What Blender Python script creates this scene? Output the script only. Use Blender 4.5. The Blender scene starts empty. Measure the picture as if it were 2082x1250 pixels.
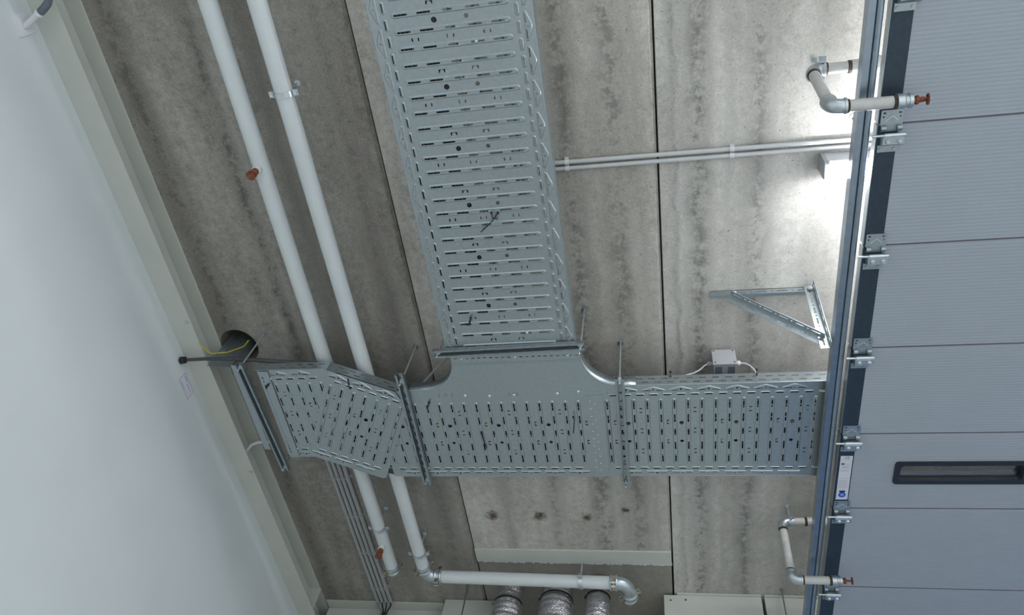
import bpy, bmesh, math, random
from mathutils import Vector, Matrix
from mathutils.geometry import tessellate_polygon
random.seed(7)
S = bpy.context.scene
COL = S.collection
PI = math.pi
EYE = 1.6          # camera height; all coordinates below are measured from the eye point, metres

# ------------------------------------------------------------------ camera
cd = bpy.data.cameras.new('camera'); cam = bpy.data.objects.new('camera', cd); COL.objects.link(cam)
cd.sensor_width = 36.0; cd.lens = 1534.285 / 2082 * 36; cd.clip_start = 0.02
R0 = Vector((0.98172256, 0.13474956, 0.13440005)); R1 = Vector((-0.04293702, 0.84479705, -0.53336138)); R2 = Vector((-0.18541098, 0.51784216, 0.83514206))
cam.matrix_world = Matrix.Translation((0, 0, EYE)) @ Matrix(((R0.x, -R1.x, -R2.x), (R0.y, -R1.y, -R2.y), (R0.z, -R1.z, -R2.z))).to_4x4()
S.camera = cam
S.view_settings.view_transform = 'Standard'; S.view_settings.look = 'None'
S.view_settings.gamma = 1; S.view_settings.exposure = 0.0; S.view_settings.use_curve_mapping = False
# ------------------------------------------------------------------ light: dusk outside, strip lamps in the hall behind the camera
w = bpy.data.worlds.new('world'); S.world = w; w.use_nodes = True
bgn = w.node_tree.nodes['Background']; bgn.inputs[0].default_value = (0.36, 0.58, 1.0, 1); bgn.inputs[1].default_value = 0.33
LAMP_W = 150
def area(name, loc, target, sx, sy, power, col):
    l = bpy.data.lights.new(name, 'AREA'); l.shape = 'RECTANGLE'; l.size = sx; l.size_y = sy; l.energy = power; l.color = col
    o = bpy.data.objects.new(name, l); COL.objects.link(o); o.location = loc
    o.rotation_euler = (Vector(target) - Vector(loc)).to_track_quat('-Z', 'Y').to_euler(); return o
for k, (lx, ly, p) in enumerate(((1.4, -2.3, 1.05), (3.8, -1.8, 1.1), (1.0, -4.8, 1.0), (3.8, -4.8, 1.0), (4.7, 1.4, 0.7))):
    area('hall_strip_lamp', (lx, ly, 4.60), (lx, ly, 0.0), 1.5, 0.14, LAMP_W * p, (0.85, 0.91, 0.98))

# ------------------------------------------------------------------ materials
def nt(name):
    m = bpy.data.materials.new(name); m.use_nodes = True
    t = m.node_tree; b = t.nodes['Principled BSDF']; return m, t, b
def mth(t, op, a, b=None, clamp=False):
    n = t.nodes.new('ShaderNodeMath'); n.operation = op; n.use_clamp = clamp
    for i, x in enumerate((a, b)):
        if x is None: continue
        if isinstance(x, (int, float)): n.inputs[i].default_value = x
        else: t.links.new(x, n.inputs[i])
    return n.outputs[0]
def pos(t): return t.nodes.new('ShaderNodeNewGeometry').outputs['Position']
def objco(t): return t.nodes.new('ShaderNodeTexCoord').outputs['Object']
def scale(t, v, s):
    n = t.nodes.new('ShaderNodeMapping'); t.links.new(v, n.inputs[0]); n.inputs['Scale'].default_value = s; return n.outputs[0]
def noise(t, v, sc, det=4, rough=0.55):
    n = t.nodes.new('ShaderNodeTexNoise'); t.links.new(v, n.inputs['Vector']); n.inputs['Scale'].default_value = sc
    n.inputs['Detail'].default_value = det; n.inputs['Roughness'].default_value = rough; return n.outputs['Fac']
def ramp(t, f, stops):
    n = t.nodes.new('ShaderNodeValToRGB'); t.links.new(f, n.inputs[0]); e = n.color_ramp.elements
    while len(e) < len(stops): e.new(0.5)
    for x, (p, c) in zip(e, stops):
        x.position = p; x.color = (c, c, c, 1) if isinstance(c, (int, float)) else (*c, 1)
    return n.outputs[0]
def mix(t, f, a, b, mode='MIX'):
    n = t.nodes.new('ShaderNodeMix'); n.data_type = 'RGBA'; n.blend_type = mode
    for k, x in ((0, f), (6, a), (7, b)):
        if isinstance(x, (int, float)): n.inputs[k].default_value = x
        elif isinstance(x, tuple): n.inputs[k].default_value = (*x, 1)
        else: t.links.new(x, n.inputs[k])
    return n.outputs[2]
def bump(t, b, h, strength=0.3, dist=0.005):
    n = t.nodes.new('ShaderNodeBump'); n.inputs['Strength'].default_value = strength; n.inputs['Distance'].default_value = dist
    t.links.new(h, n.inputs['Height']); t.links.new(n.outputs[0], b.inputs['Normal'])
def mat(name, c, rough=0.5, metal=0.0, var=0.08, sc=30, emit=0):
    m, t, b = nt(name)
    f = noise(t, objco(t), sc, 3)
    lo = tuple(max(0, x * (1 - var)) for x in c); hi = tuple(min(1, x * (1 + var)) for x in c)
    t.links.new(ramp(t, f, [(0.3, lo), (0.7, hi)]), b.inputs['Base Color'])
    b.inputs['Roughness'].default_value = rough; b.inputs['Metallic'].default_value = metal
    if emit:
        b.inputs['Emission Color'].default_value = (*c, 1); b.inputs['Emission Strength'].default_value = emit
    return m

def concrete(name, lo, hi, stripes, stain=False):
    m, t, b = nt(name); p = pos(t)
    sep = t.nodes.new('ShaderNodeSeparateXYZ'); t.links.new(p, sep.inputs[0])
    long_ = noise(t, scale(t, p, (7, 0.35, 1)), 1.0, 4, 0.6)
    blot = noise(t, scale(t, p, (5, 2.2, 1)), 1.0, 6, 0.65)
    fine = noise(t, p, 30, 5, 0.7)
    pit = noise(t, p, 95, 2, 0.6)
    # mould stripes running along the planks
    wob = mth(t, 'MULTIPLY', mth(t, 'SUBTRACT', noise(t, p, 6, 4), 0.5), 0.09)
    xm = mth(t, 'DIVIDE', mth(t, 'ADD', mth(t, 'ADD', sep.outputs[0], wob), 2.4), 4.8)
    st = []
    for x, half, a in sorted(stripes):
        st += [((x - half + 2.4) / 4.8, 0.0), ((x + 2.4) / 4.8, a), ((x + half + 2.4) / 4.8, 0.0)]
    mould = mth(t, 'MULTIPLY', ramp(t, xm, st), ramp(t, mth(t, 'ADD', mth(t, 'MULTIPLY', fine, 0.6), mth(t, 'MULTIPLY', blot, 0.4)), [(0.44, 0.08), (0.56, 1.0)]))
    grain = noise(t, p, 110, 3, 0.6)
    v = mth(t, 'ADD', mth(t, 'ADD', mth(t, 'MULTIPLY', long_, 0.25), mth(t, 'MULTIPLY', blot, 0.25)), mth(t, 'ADD', mth(t, 'MULTIPLY', fine, 0.30), mth(t, 'MULTIPLY', grain, 0.20)))
    c = ramp(t, v, [(0.395, lo), (0.5, tuple((a + q) / 2 for a, q in zip(lo, hi))), (0.605, hi)])
    c = mix(t, mould, c, tuple(x * 0.36 for x in lo))
    c = mix(t, ramp(t, pit, [(0.255, 0.85), (0.29, 0.0)]), c, (0.04, 0.038, 0.035))
    if stain:
        for sx, sy, r in ((-0.996, 3.365, 0.05), (-0.717, 3.365, 0.045), (-0.44, 3.375, 0.04), (-0.213, 3.31, 0.03)):
            d = t.nodes.new('ShaderNodeVectorMath'); d.operation = 'DISTANCE'; t.links.new(p, d.inputs[0]); d.inputs[1].default_value = (sx, sy, 3.08 + EYE)
            dd = mth(t, 'ADD', d.outputs['Value'], mth(t, 'MULTIPLY', mth(t, 'SUBTRACT', fine, 0.5), 0.08))
            c = mix(t, ramp(t, dd, [(r * 0.3, 0.9), (r, 0.0)]), c, (0.05, 0.03, 0.015))
        # chalky leak trace beside the joint
        wob2 = mth(t, 'MULTIPLY', mth(t, 'SUBTRACT', noise(t, scale(t, p, (3, 5, 1)), 1.0, 5), 0.5), 0.16)
        dx = mth(t, 'ABSOLUTE', mth(t, 'ADD', mth(t, 'ADD', sep.outputs[0], 1.075), wob2))
        c = mix(t, mth(t, 'MULTIPLY', ramp(t, dx, [(0.006, 0.55), (0.016, 0.0)]), ramp(t, fine, [(0.42, 0.1), (0.6, 1.0)])), c, (0.55, 0.55, 0.53))
    t.links.new(c, b.inputs['Base Color']); b.inputs['Roughness'].default_value = 0.9
    bump(t, b, mth(t, 'ADD', fine, ramp(t, pit, [(0.25, 0.0), (0.31, 1.0)])), 0.25, 0.004)
    return m
M = {}
M['slabL'] = concrete('concrete_left', (0.172, 0.158, 0.138), (0.380, 0.360, 0.322), [(-1.87, .05, .9), (-2.22, .08, .8), (-1.30, .10, .6), (-1.62, .06, .4)])  # brownish concrete; much of its darkness is weaker light put into the colour
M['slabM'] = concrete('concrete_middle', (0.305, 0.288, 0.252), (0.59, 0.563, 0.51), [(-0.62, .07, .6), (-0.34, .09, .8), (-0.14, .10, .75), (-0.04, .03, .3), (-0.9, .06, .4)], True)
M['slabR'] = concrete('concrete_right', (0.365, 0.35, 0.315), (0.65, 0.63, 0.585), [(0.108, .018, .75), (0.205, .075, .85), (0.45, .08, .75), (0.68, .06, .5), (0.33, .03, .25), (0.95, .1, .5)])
M['infill'] = concrete('concrete_infill', (0.22, 0.205, 0.18), (0.32, 0.30, 0.265), [(-0.6, .05, .1)])
M['mortar'] = mat('joint_mortar', (0.06, 0.055, 0.05), 0.95, 0, 0.3, 20)
M['wall'] = mat('white_wall_panel', (0.62, 0.65, 0.655), 0.55, 0, 0.02, 3)
M['cream'] = mat('cream_steel_paint', (0.53, 0.545, 0.495), 0.45, 0, 0.04, 6)
M['floor'] = mat('floor_screed', (0.58, 0.57, 0.54), 0.7, 0, 0.1, 2)
M['galv'] = mat('galvanised_sheet', (0.385, 0.435, 0.455), 0.34, 0.8, 0.06, 60)
M['galvdark'] = mat('galvanised_channel', (0.33, 0.375, 0.40), 0.38, 0.85, 0.10, 40)
M['zinc'] = mat('bright_zinc', (0.60, 0.65, 0.68), 0.30, 0.75, 0.10, 50)
M['pipe'] = mat('white_pipe_paint', (0.60, 0.63, 0.635), 0.28, 0, 0.03, 12)
M['armpipe'] = mat('greyish_white_pipe_paint', (0.50, 0.495, 0.475), 0.4, 0, 0.08, 40)
M['fitting'] = mat('galvanised_cast_fitting', (0.50, 0.545, 0.57), 0.33, 0.8, 0.10, 60)
M['rust'] = mat('rusty_copper', (0.22, 0.075, 0.03), 0.65, 0.3, 0.5, 120)
M['brass'] = mat('brass', (0.42, 0.27, 0.09), 0.4, 0.85, 0.3, 90)
M['hemp'] = mat('pipe_hemp_sealant', (0.05, 0.034, 0.018), 0.9, 0, 0.4, 120)
M['conduit'] = mat('light_grey_conduit', (0.55, 0.56, 0.56), 0.45, 0, 0.03, 20)
M['conduitg'] = mat('grey_conduit', (0.34, 0.35, 0.35), 0.5, 0, 0.04, 20)
M['door'] = mat('door_panel_paint', (0.33, 0.362, 0.405), 0.5, 0, 0.015, 5)
M['doortop'] = mat('door_panel_upper_skin', (0.78, 0.79, 0.80), 0.6, 0, 0.015, 5)
M['navy'] = mat('dark_blue_grey_edge_cap', (0.028, 0.046, 0.066), 0.4, 0.3, 0.15, 60)
M['track'] = mat('track_steel', (0.30, 0.36, 0.42), 0.28, 0.9, 0.08, 30)
M['black'] = mat('black_plastic', (0.012, 0.012, 0.013), 0.45, 0, 0.1, 30)
M['blackframe'] = mat('black_window_frame', (0.016, 0.021, 0.03), 0.4, 0, 0.1, 30)
M['seam'] = mat('grey_seal_strip', (0.17, 0.16, 0.18), 0.6, 0, 0.1, 30)
M['paper'] = mat('label_paper', (0.62, 0.63, 0.70), 0.5, 0, 0.02, 30)
M['ink'] = mat('label_ink', (0.10, 0.10, 0.13), 0.6, 0, 0.1, 30)
M['faint'] = mat('label_fine_print', (0.36, 0.37, 0.42), 0.6, 0, 0.1, 30)
M['blue'] = mat('blue_sign', (0.015, 0.11, 0.60), 0.4, 0, 0.02, 30)
M['red'] = mat('red_print', (0.45, 0.03, 0.03), 0.5, 0, 0.1, 30)
M['whitep'] = mat('white_plastic', (0.68, 0.69, 0.71), 0.4, 0, 0.02, 30)
M['greyp'] = mat('grey_plastic', (0.36, 0.37, 0.38), 0.5, 0, 0.03, 30)
M['hose'] = mat('grey_flexible_hose', (0.13, 0.155, 0.18), 0.5, 0, 0.1, 60)
M['cab'] = mat('dark_cable_jacket', (0.02, 0.021, 0.023), 0.5, 0, 0.1, 30)
M['cabg'] = mat('grey_cable_jacket', (0.20, 0.20, 0.20), 0.5, 0, 0.1, 30)
M['cabr'] = mat('red_cable_jacket', (0.42, 0.025, 0.02), 0.5, 0, 0.1, 30)
M['cabgr'] = mat('green_cable_jacket', (0.02, 0.22, 0.09), 0.5, 0, 0.1, 30)
M['rubber'] = mat('dark_rubber_cable', (0.06, 0.06, 0.065), 0.6, 0, 0.1, 60)
M['lamp'] = mat('lamp_diffuser', (0.95, 0.97, 1.0), 0.4, 0, 0.0, 5, 270)
m, t, b = nt('yellow_green_wire'); wv = t.nodes.new('ShaderNodeTexWave'); wv.inputs['Scale'].default_value = 2; t.links.new(scale(t, objco(t), (0, 0, 60)), wv.inputs['Vector'])
t.links.new(ramp(t, wv.outputs['Fac'], [(0.45, (0.5, 0.42, 0.02)), (0.55, (0.04, 0.16, 0.02))]), b.inputs['Base Color']); M['yg'] = m
m, t, b = nt('aluminium_foil'); v = t.nodes.new('ShaderNodeTexVoronoi'); v.feature = 'DISTANCE_TO_EDGE'; v.inputs['Scale'].default_value = 38
nz = t.nodes.new('ShaderNodeTexNoise'); nz.inputs['Scale'].default_value = 14; t.links.new(objco(t), nz.inputs['Vector']); t.links.new(mix(t, 0.35, objco(t), nz.outputs['Color']), v.inputs['Vector'])
b.inputs['Base Color'].default_value = (0.62, 0.60, 0.62, 1); b.inputs['Metallic'].default_value = 0.95; b.inputs['Roughness'].default_value = 0.36
bump(t, b, mth(t, 'ADD', v.outputs['Distance'], noise(t, objco(t), 45, 3)), 0.5, 0.010); M['foil'] = m
m, t, b = nt('window_pane'); b.inputs['Base Color'].default_value = (0.55, 0.6, 0.66, 1); b.inputs['Transmission Weight'].default_value = 1; b.inputs['Roughness'].default_value = 0.02; b.inputs['IOR'].default_value = 1.1; M['glass'] = m

# ------------------------------------------------------------------ mesh helpers
class MB:
    def __init__(s): s.bm = bmesh.new()
    def face(s, pts, smooth=False):
        f = s.bm.faces.new([s.bm.verts.new(p) for p in pts]); f.smooth = smooth; return f
    def box(s, a, b, rot=None, c=None):
        x0, y0, z0 = a; x1, y1, z1 = b
        P = [Vector(p) for p in ((x0,y0,z0),(x1,y0,z0),(x1,y1,z0),(x0,y1,z0),(x0,y0,z1),(x1,y0,z1),(x1,y1,z1),(x0,y1,z1))]
        if rot is not None:
            c = Vector(c) if c is not None else sum(P, Vector()) / 8
            P = [rot @ (p - c) + c for p in P]
        V = [s.bm.verts.new(p) for p in P]
        for f in ((0,3,2,1),(4,5,6,7),(0,1,5,4),(1,2,6,5),(2,3,7,6),(3,0,4,7)): s.bm.faces.new([V[i] for i in f])
        return s
    def bar(s, p, q, wd, ht, up=(0,0,1)):
        p = Vector(p); q = Vector(q); d = (q - p).normalized(); u = Vector(up); sd = d.cross(u).normalized(); u = sd.cross(d)
        V = [s.bm.verts.new(c + sd * a * wd / 2 + u * e * ht / 2) for c in (p, q) for a, e in ((-1,-1),(1,-1),(1,1),(-1,1))]
        for f in ((3,2,1,0),(4,5,6,7),(0,1,5,4),(1,2,6,5),(2,3,7,6),(3,0,4,7)): s.bm.faces.new([V[i] for i in f])
        return s
    def lathe(s, prof, o, axis, seg=24, ref=None, sharp=True):
        """prof: list of (r, h) along axis from o; each band smooth round the axis"""
        o = Vector(o); a = Vector(axis).normalized(); r0 = Vector(ref) if ref else (Vector((0,0,1)) if abs(a.z) < 0.9 else Vector((1,0,0)))
        u = a.cross(r0).normalized(); w_ = a.cross(u)
        def ring(r, h): return [s.bm.verts.new(o + a * h + (u * math.cos(2*PI*i/seg) + w_ * math.sin(2*PI*i/seg)) * r) for i in range(seg)]
        for (ra, ha), (rb, hb) in zip(prof, prof[1:]):
            if ra < 1e-6 and rb < 1e-6: continue
            if ra < 1e-6 or rb < 1e-6:
                c = s.bm.verts.new(o + a * (ha if ra < 1e-6 else hb)); R = ring(max(ra, rb), hb if ra < 1e-6 else ha)
                for i in range(seg):
                    s.bm.faces.new((c, R[(i+1) % seg], R[i]) if ra < 1e-6 else (c, R[i], R[(i+1) % seg]))
                continue
            A = ring(ra, ha); B = ring(rb, hb)
            for i in range(seg):
                f = s.bm.faces.new((A[i], A[(i+1) % seg], B[(i+1) % seg], B[i])); f.smooth = True
        return s
    def cyl(s, p, q, r, seg=16):
        p = Vector(p); q = Vector(q); L = (q - p).length
        return s.lathe([(0, 0), (r, 0), (r, L), (0, L)], p, q - p, seg)
    def tube(s, pts, r, seg=12, cap=True):
        P = [Vector(p) for p in pts]; n = len(P); rings = []; prev = None
        for i in range(n):
            d = (P[min(i+1, n-1)] - P[max(i-1, 0)]).normalized()
            if prev is None:
                u = d.cross(Vector((0,0,1)) if abs(d.z) < 0.9 else Vector((1,0,0))).normalized()
            else: u = (prev - d * prev.dot(d)).normalized()
            prev = u; w_ = d.cross(u); rr = r[i] if isinstance(r, (list, tuple)) else r
            rings.append([s.bm.verts.new(P[i] + (u * math.cos(2*PI*k/seg) + w_ * math.sin(2*PI*k/seg)) * rr) for k in range(seg)])
        for A, B in zip(rings, rings[1:]):
            for k in range(seg):
                f = s.bm.faces.new((A[k], A[(k+1) % seg], B[(k+1) % seg], B[k])); f.smooth = True
        if cap:
            for R, fl in ((rings[0], True), (rings[-1], False)):
                s.bm.faces.new([s.bm.verts.new(v.co) for v in (reversed(R) if fl else R)])
        return s
    def tess(s, loops, T, down):
        """flat fill of loops[0] minus the other loops; T maps (u,v)->xyz; faces look along `down`"""
        L3 = [[Vector((p[0], p[1], 0)) for p in l] for l in loops]
        flat = [p for l in loops for p in l]
        V = [s.bm.verts.new(T(*p)) for p in flat]; d = Vector(down)
        for tri in tessellate_polygon(L3):
            a, b_, c = (V[i] for i in tri)
            n = (b_.co - a.co).cross(c.co - a.co)
            if n.length < 1e-12: continue
            try: s.bm.faces.new((a, b_, c) if n.dot(d) > 0 else (a, c, b_))
            except ValueError: pass
        return s
    def prism(s, loops, T3, h0, h1, down):
        """plate with holes and real thickness; T3 maps (u,v,w)->xyz"""
        d = Vector(down)
        s.tess(loops, lambda u, v: T3(u, v, h0), d); s.tess(loops, lambda u, v: T3(u, v, h1), -d)
        for l in loops:
            n = len(l)
            for i in range(n):
                p, q = l[i], l[(i+1) % n]
                s.face([T3(*p, h0), T3(*q, h0), T3(*q, h1), T3(*p, h1)])
        return s
def new(name, o, parent=None):
    COL.objects.link(o)
    if parent: o.parent = parent
    return o
WORLD = {}
def obj(name, mb, m, parent=None, solid=0, bevel=0, fixn=True):
    bm = mb.bm; bmesh.ops.remove_doubles(bm, verts=bm.verts, dist=1e-6) if False else None
    if fixn and not solid: bmesh.ops.recalc_face_normals(bm, faces=bm.faces)
    xs = [v.co for v in bm.verts]
    lo = Vector((min(v.x for v in xs), min(v.y for v in xs), min(v.z for v in xs))); hi = Vector((max(v.x for v in xs), max(v.y for v in xs), max(v.z for v in xs)))
    c = (lo + hi) / 2
    bmesh.ops.translate(bm, verts=bm.verts, vec=-c)
    me = bpy.data.meshes.new(name); bm.to_mesh(me); bm.free(); me.materials.append(M[m])
    o = bpy.data.objects.new(name, me); COL.objects.link(o)
    wp = c + Vector((0, 0, EYE)); WORLD[o.name] = wp
    if parent: o.parent = parent; o.location = wp - WORLD[parent.name]
    else: o.location = wp
    if solid:
        md = o.modifiers.new('sheet', 'SOLIDIFY'); md.thickness = solid; md.offset = -1
    if bevel:
        md = o.modifiers.new('edge', 'BEVEL'); md.width = bevel; md.segments = 2; md.limit_method = 'ANGLE'
    return o
def tag(o, label, cat, group=None, kind=None):
    o['label'] = label; o['category'] = cat
    if group: o['group'] = group
    if kind: o['kind'] = kind
    return o
def thing(name, loc, label, cat, group=None, kind=None):
    o = bpy.data.objects.new(name, None); COL.objects.link(o); o.empty_display_size = 0.05
    o.location = Vector(loc) + Vector((0, 0, EYE)); WORLD[o.name] = o.location.copy()
    return tag(o, label, cat, group, kind)
def copy_tree(o, delta, parent=None):
    c = o.copy(); COL.objects.link(c)
    if parent: c.parent = parent
    else: c.location = o.location + Vector(delta)
    for ch in list(o.children): copy_tree(ch, delta, c)
    return c
# --- 2-D outlines
def stad(cx, cy, L, wd, ang=0, n=4):
    r = wd / 2; h = L / 2 - r; P = []
    for sg, a0 in ((1, -PI/2), (-1, PI/2)):
        for i in range(n + 1):
            a = a0 + PI * i / n; P.append((sg * h + r * math.cos(a), r * math.sin(a)))
    ca, sa = math.cos(ang), math.sin(ang)
    return [(cx + x * ca - y * sa, cy + x * sa + y * ca) for x, y in P]
def disc(cx, cy, r, n=14): return [(cx + r * math.cos(2*PI*i/n), cy + r * math.sin(2*PI*i/n)) for i in range(n)]
def rectp(x0, y0, x1, y1): return [(x0,y0),(x1,y0),(x1,y1),(x0,y1)]
def rrect(x0, y0, x1, y1, r, n=4):
    P = []
    for cx, cy, a0 in ((x1-r, y0+r, -PI/2), (x1-r, y1-r, 0), (x0+r, y1-r, PI/2), (x0+r, y0+r, PI)):
        P += [(cx + r*math.cos(a0 + PI/2*i/n), cy + r*math.sin(a0 + PI/2*i/n)) for i in range(n+1)]
    return P
def inset(P, d):
    n = len(P); ar = sum(P[i][0]*P[(i+1)%n][1] - P[(i+1)%n][0]*P[i][1] for i in range(n)); sg = 1 if ar > 0 else -1; out = []
    for i in range(n):
        a, b_, c = Vector(P[i-1]), Vector(P[i]), Vector(P[(i+1)%n])
        e1 = (b_-a).normalized(); e2 = (c-b_).normalized()
        n1 = Vector((-e1.y, e1.x)) * sg; n2 = Vector((-e2.y, e2.x)) * sg
        k = n1 + n2; k = k / max(k.length_squared / 2, 0.4); out.append(tuple(b_ + k * d))
    return out
def inside(P, q, mg):
    n = len(P); ar = sum(P[i][0]*P[(i+1)%n][1] - P[(i+1)%n][0]*P[i][1] for i in range(n)); sg = 1 if ar > 0 else -1
    for i in range(n):
        a, b_ = Vector(P[i]), Vector(P[(i+1)%n]); e = (b_-a).normalized()
        if sg * (e.x*(q[1]-a.y) - e.y*(q[0]-a.x)) < mg: return False
    return True

# ------------------------------------------------------------------ room shell
HC = 3.08
def tags(o, label, cat): return tag(o, label, cat, None, 'structure')
def slab(x0, x1, y0, y1, m, label, hole=None):
    b = MB(); c0 = 0.003; ch = 0.014
    prof = [(x0, HC + 0.2), (x0, HC + c0), (x0 + c0, HC), (x1 - ch, HC), (x1, HC + ch), (x1, HC + 0.2)]
    n = len(prof)
    for i in range(n):
        (xa, za), (xb, zb) = prof[i], prof[(i+1) % n]
        if hole and za == HC and zb == HC:
            b.tess([rectp(xa, y0, xb, y1), disc(*hole, 40)], lambda u, v: (u, v, HC), (0, 0, -1))
            D = disc(*hole, 40)
            for k in range(40): b.face([(*D[k], HC), (*D[(k+1) % 40], HC), (*D[(k+1) % 40], HC + 0.2), (*D[k], HC + 0.2)])
        else: b.face([(xa, y0, za), (xb, y0, zb), (xb, y1, zb), (xa, y1, za)])
    for y in (y0, y1): b.face([(x, y, z) for x, z in prof])
    return tags(obj('ceiling', b, m, fixn=False), label, 'ceiling')
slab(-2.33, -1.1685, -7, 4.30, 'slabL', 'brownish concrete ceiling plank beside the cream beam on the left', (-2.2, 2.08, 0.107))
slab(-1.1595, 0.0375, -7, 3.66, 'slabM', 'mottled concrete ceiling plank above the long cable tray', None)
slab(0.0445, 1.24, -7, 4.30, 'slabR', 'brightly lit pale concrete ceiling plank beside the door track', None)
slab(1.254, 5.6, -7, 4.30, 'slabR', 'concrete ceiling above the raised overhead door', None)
tags(obj('ceiling', MB().box((-1.1685, -7, HC + .05), (-1.1595, 4.3, HC + .15)).box((0.0375, -7, HC + .05), (0.0445, 4.3, HC + .15)), 'mortar'), 'dark recessed joints between the concrete ceiling planks', 'ceiling')
tags(obj('ceiling', MB().box((-1.157, 3.755, HC + .004), (0.034, 4.3, HC + .2)), 'infill'), 'plain grey infill of the ceiling behind the cream trimmer plate', 'ceiling')
tags(obj('ceiling', MB().box((-2.7, -7.2, HC + .2), (5.6, 4.5, HC + .26)), 'infill'), 'concrete topping above the ceiling planks', 'ceiling')
tags(obj('floor', MB().box((-2.6, -7.2, -1.7), (5.6, 4.5, -1.6)), 'floor'), 'grey screed floor below', 'floor')
tags(obj('wall_left', MB().box((-2.52, -7, -1.6), (-2.418, 4.36, 2.92)), 'wall'), 'smooth white wall at the left under the cream beam', 'wall')
tags(obj('wall_front', MB().box((-2.6, 4.36, -1.6), (0.84, 4.5, HC + .2)).box((0.84, 4.36, 2.5), (4.0, 4.5, HC + .2)).box((4.0, 4.36, -1.6), (5.6, 4.5, HC + .2)), 'cream'), 'cream end wall behind the ducts', 'wall')
tags(obj('wall_right', MB().box((5.5, -7, -1.6), (5.6, 4.36, HC + .2)), 'wall'), 'white wall of the hall at the far right', 'wall')
tags(obj('wall_back', MB().box((-2.6, -7.2, -1.6), (5.6, -7, HC + .2)), 'wall'), 'white wall of the hall behind', 'wall')
def ibeam(b, axis, c, z1, a, e, wd=0.16, h=0.16, tf=0.009, tw=0.006):
    """I-section running along axis ('x' or 'y') between a and e, centred at c, top at z1"""
    def bx(lo, hi, za, zb):
        b.box((lo, a, za), (hi, e, zb)) if axis == 'y' else b.box((a, lo, za), (e, hi, zb))
    bx(c - wd/2, c + wd/2, z1 - tf, z1); bx(c - wd/2, c + wd/2, z1 - h, z1 - h + tf); bx(c - tw/2, c + tw/2, z1 - h + tf, z1 - tf)
    return b
ob = obj('trim_1', ibeam(MB(), 'y', -2.38, HC, -7, 4.36), 'cream', bevel=.0015); tags(ob, 'cream painted steel I beam along the top of the white wall', 'steel beam')
for y in (1.81, 2.84, 3.46, 3.99):
    obj('bolt', MB().lathe([(0, 0), (.009, 0), (.009, .005), (.005, .006), (.005, .012), (0, .012)], (-2.318, y, 2.92), (0, 0, -1), 6), 'zinc', ob)
obj('stiffener_plate', MB().box((-2.377, 4.06, 2.929), (-2.29, 4.075, 3.071)), 'cream', ob)
ob = obj('trim_2', ibeam(MB(), 'x', 4.27, HC - .002, -2.29, -1.46), 'cream', bevel=.0015); tags(ob, 'cream steel I beam under the ceiling at the lower left corner', 'steel beam')
ob = obj('trim_3', MB().box((-1.44, 4.15, -1.6), (-1.08, 4.355, HC - .002)), 'cream', bevel=.003); tags(ob, 'cream column casing behind the leftmost silver duct', 'column')
ob = tags(obj('trim_4', MB().box((-1.158, 3.646, HC - .012), (0.035, 3.757, HC)).box((-1.158, 3.646, HC), (0.035, 3.658, HC + .15)), 'cream', bevel=.002), 'cream trimmer plate under the cut end of the ceiling plank', 'trimmer plate')
sm = MB()
for i in range(160):
    x = -1.15 + 1.18 * i / 159; r = random.uniform(.004, .009); sm.box((x - r, 3.755, HC - .006 - random.uniform(0, .004)), (x + r, 3.757 + random.uniform(.004, .014), HC + .004))
obj('sealant_bead', sm, 'whitep', ob)
b = MB().box((0.06, 4.02, HC - .012), (0.556, 4.35, HC - .001)).box((-.02, 4.032, 2.4), (0.556, 4.35, HC - .012))
ob = tags(obj('trim_5', b, 'cream', bevel=.0015), 'cream facade beam left of the narrow gap at the bottom', 'steel beam')
obj('hole', MB().cyl((0.02, 4.033, 3.03), (0.02, 4.030, 3.03), .006).cyl((0.11, 4.033, 3.035), (0.11, 4.030, 3.035), .007), 'ink', ob)
tags(obj('trim_6', MB().box((0.574, 4.02, HC - .012), (4.3, 4.35, HC - .001)).box((0.574, 4.032, 2.6), (4.3, 4.35, HC - .012)), 'cream', bevel=.0015), 'cream facade beam right of the narrow gap, behind the door track', 'steel beam')

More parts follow.
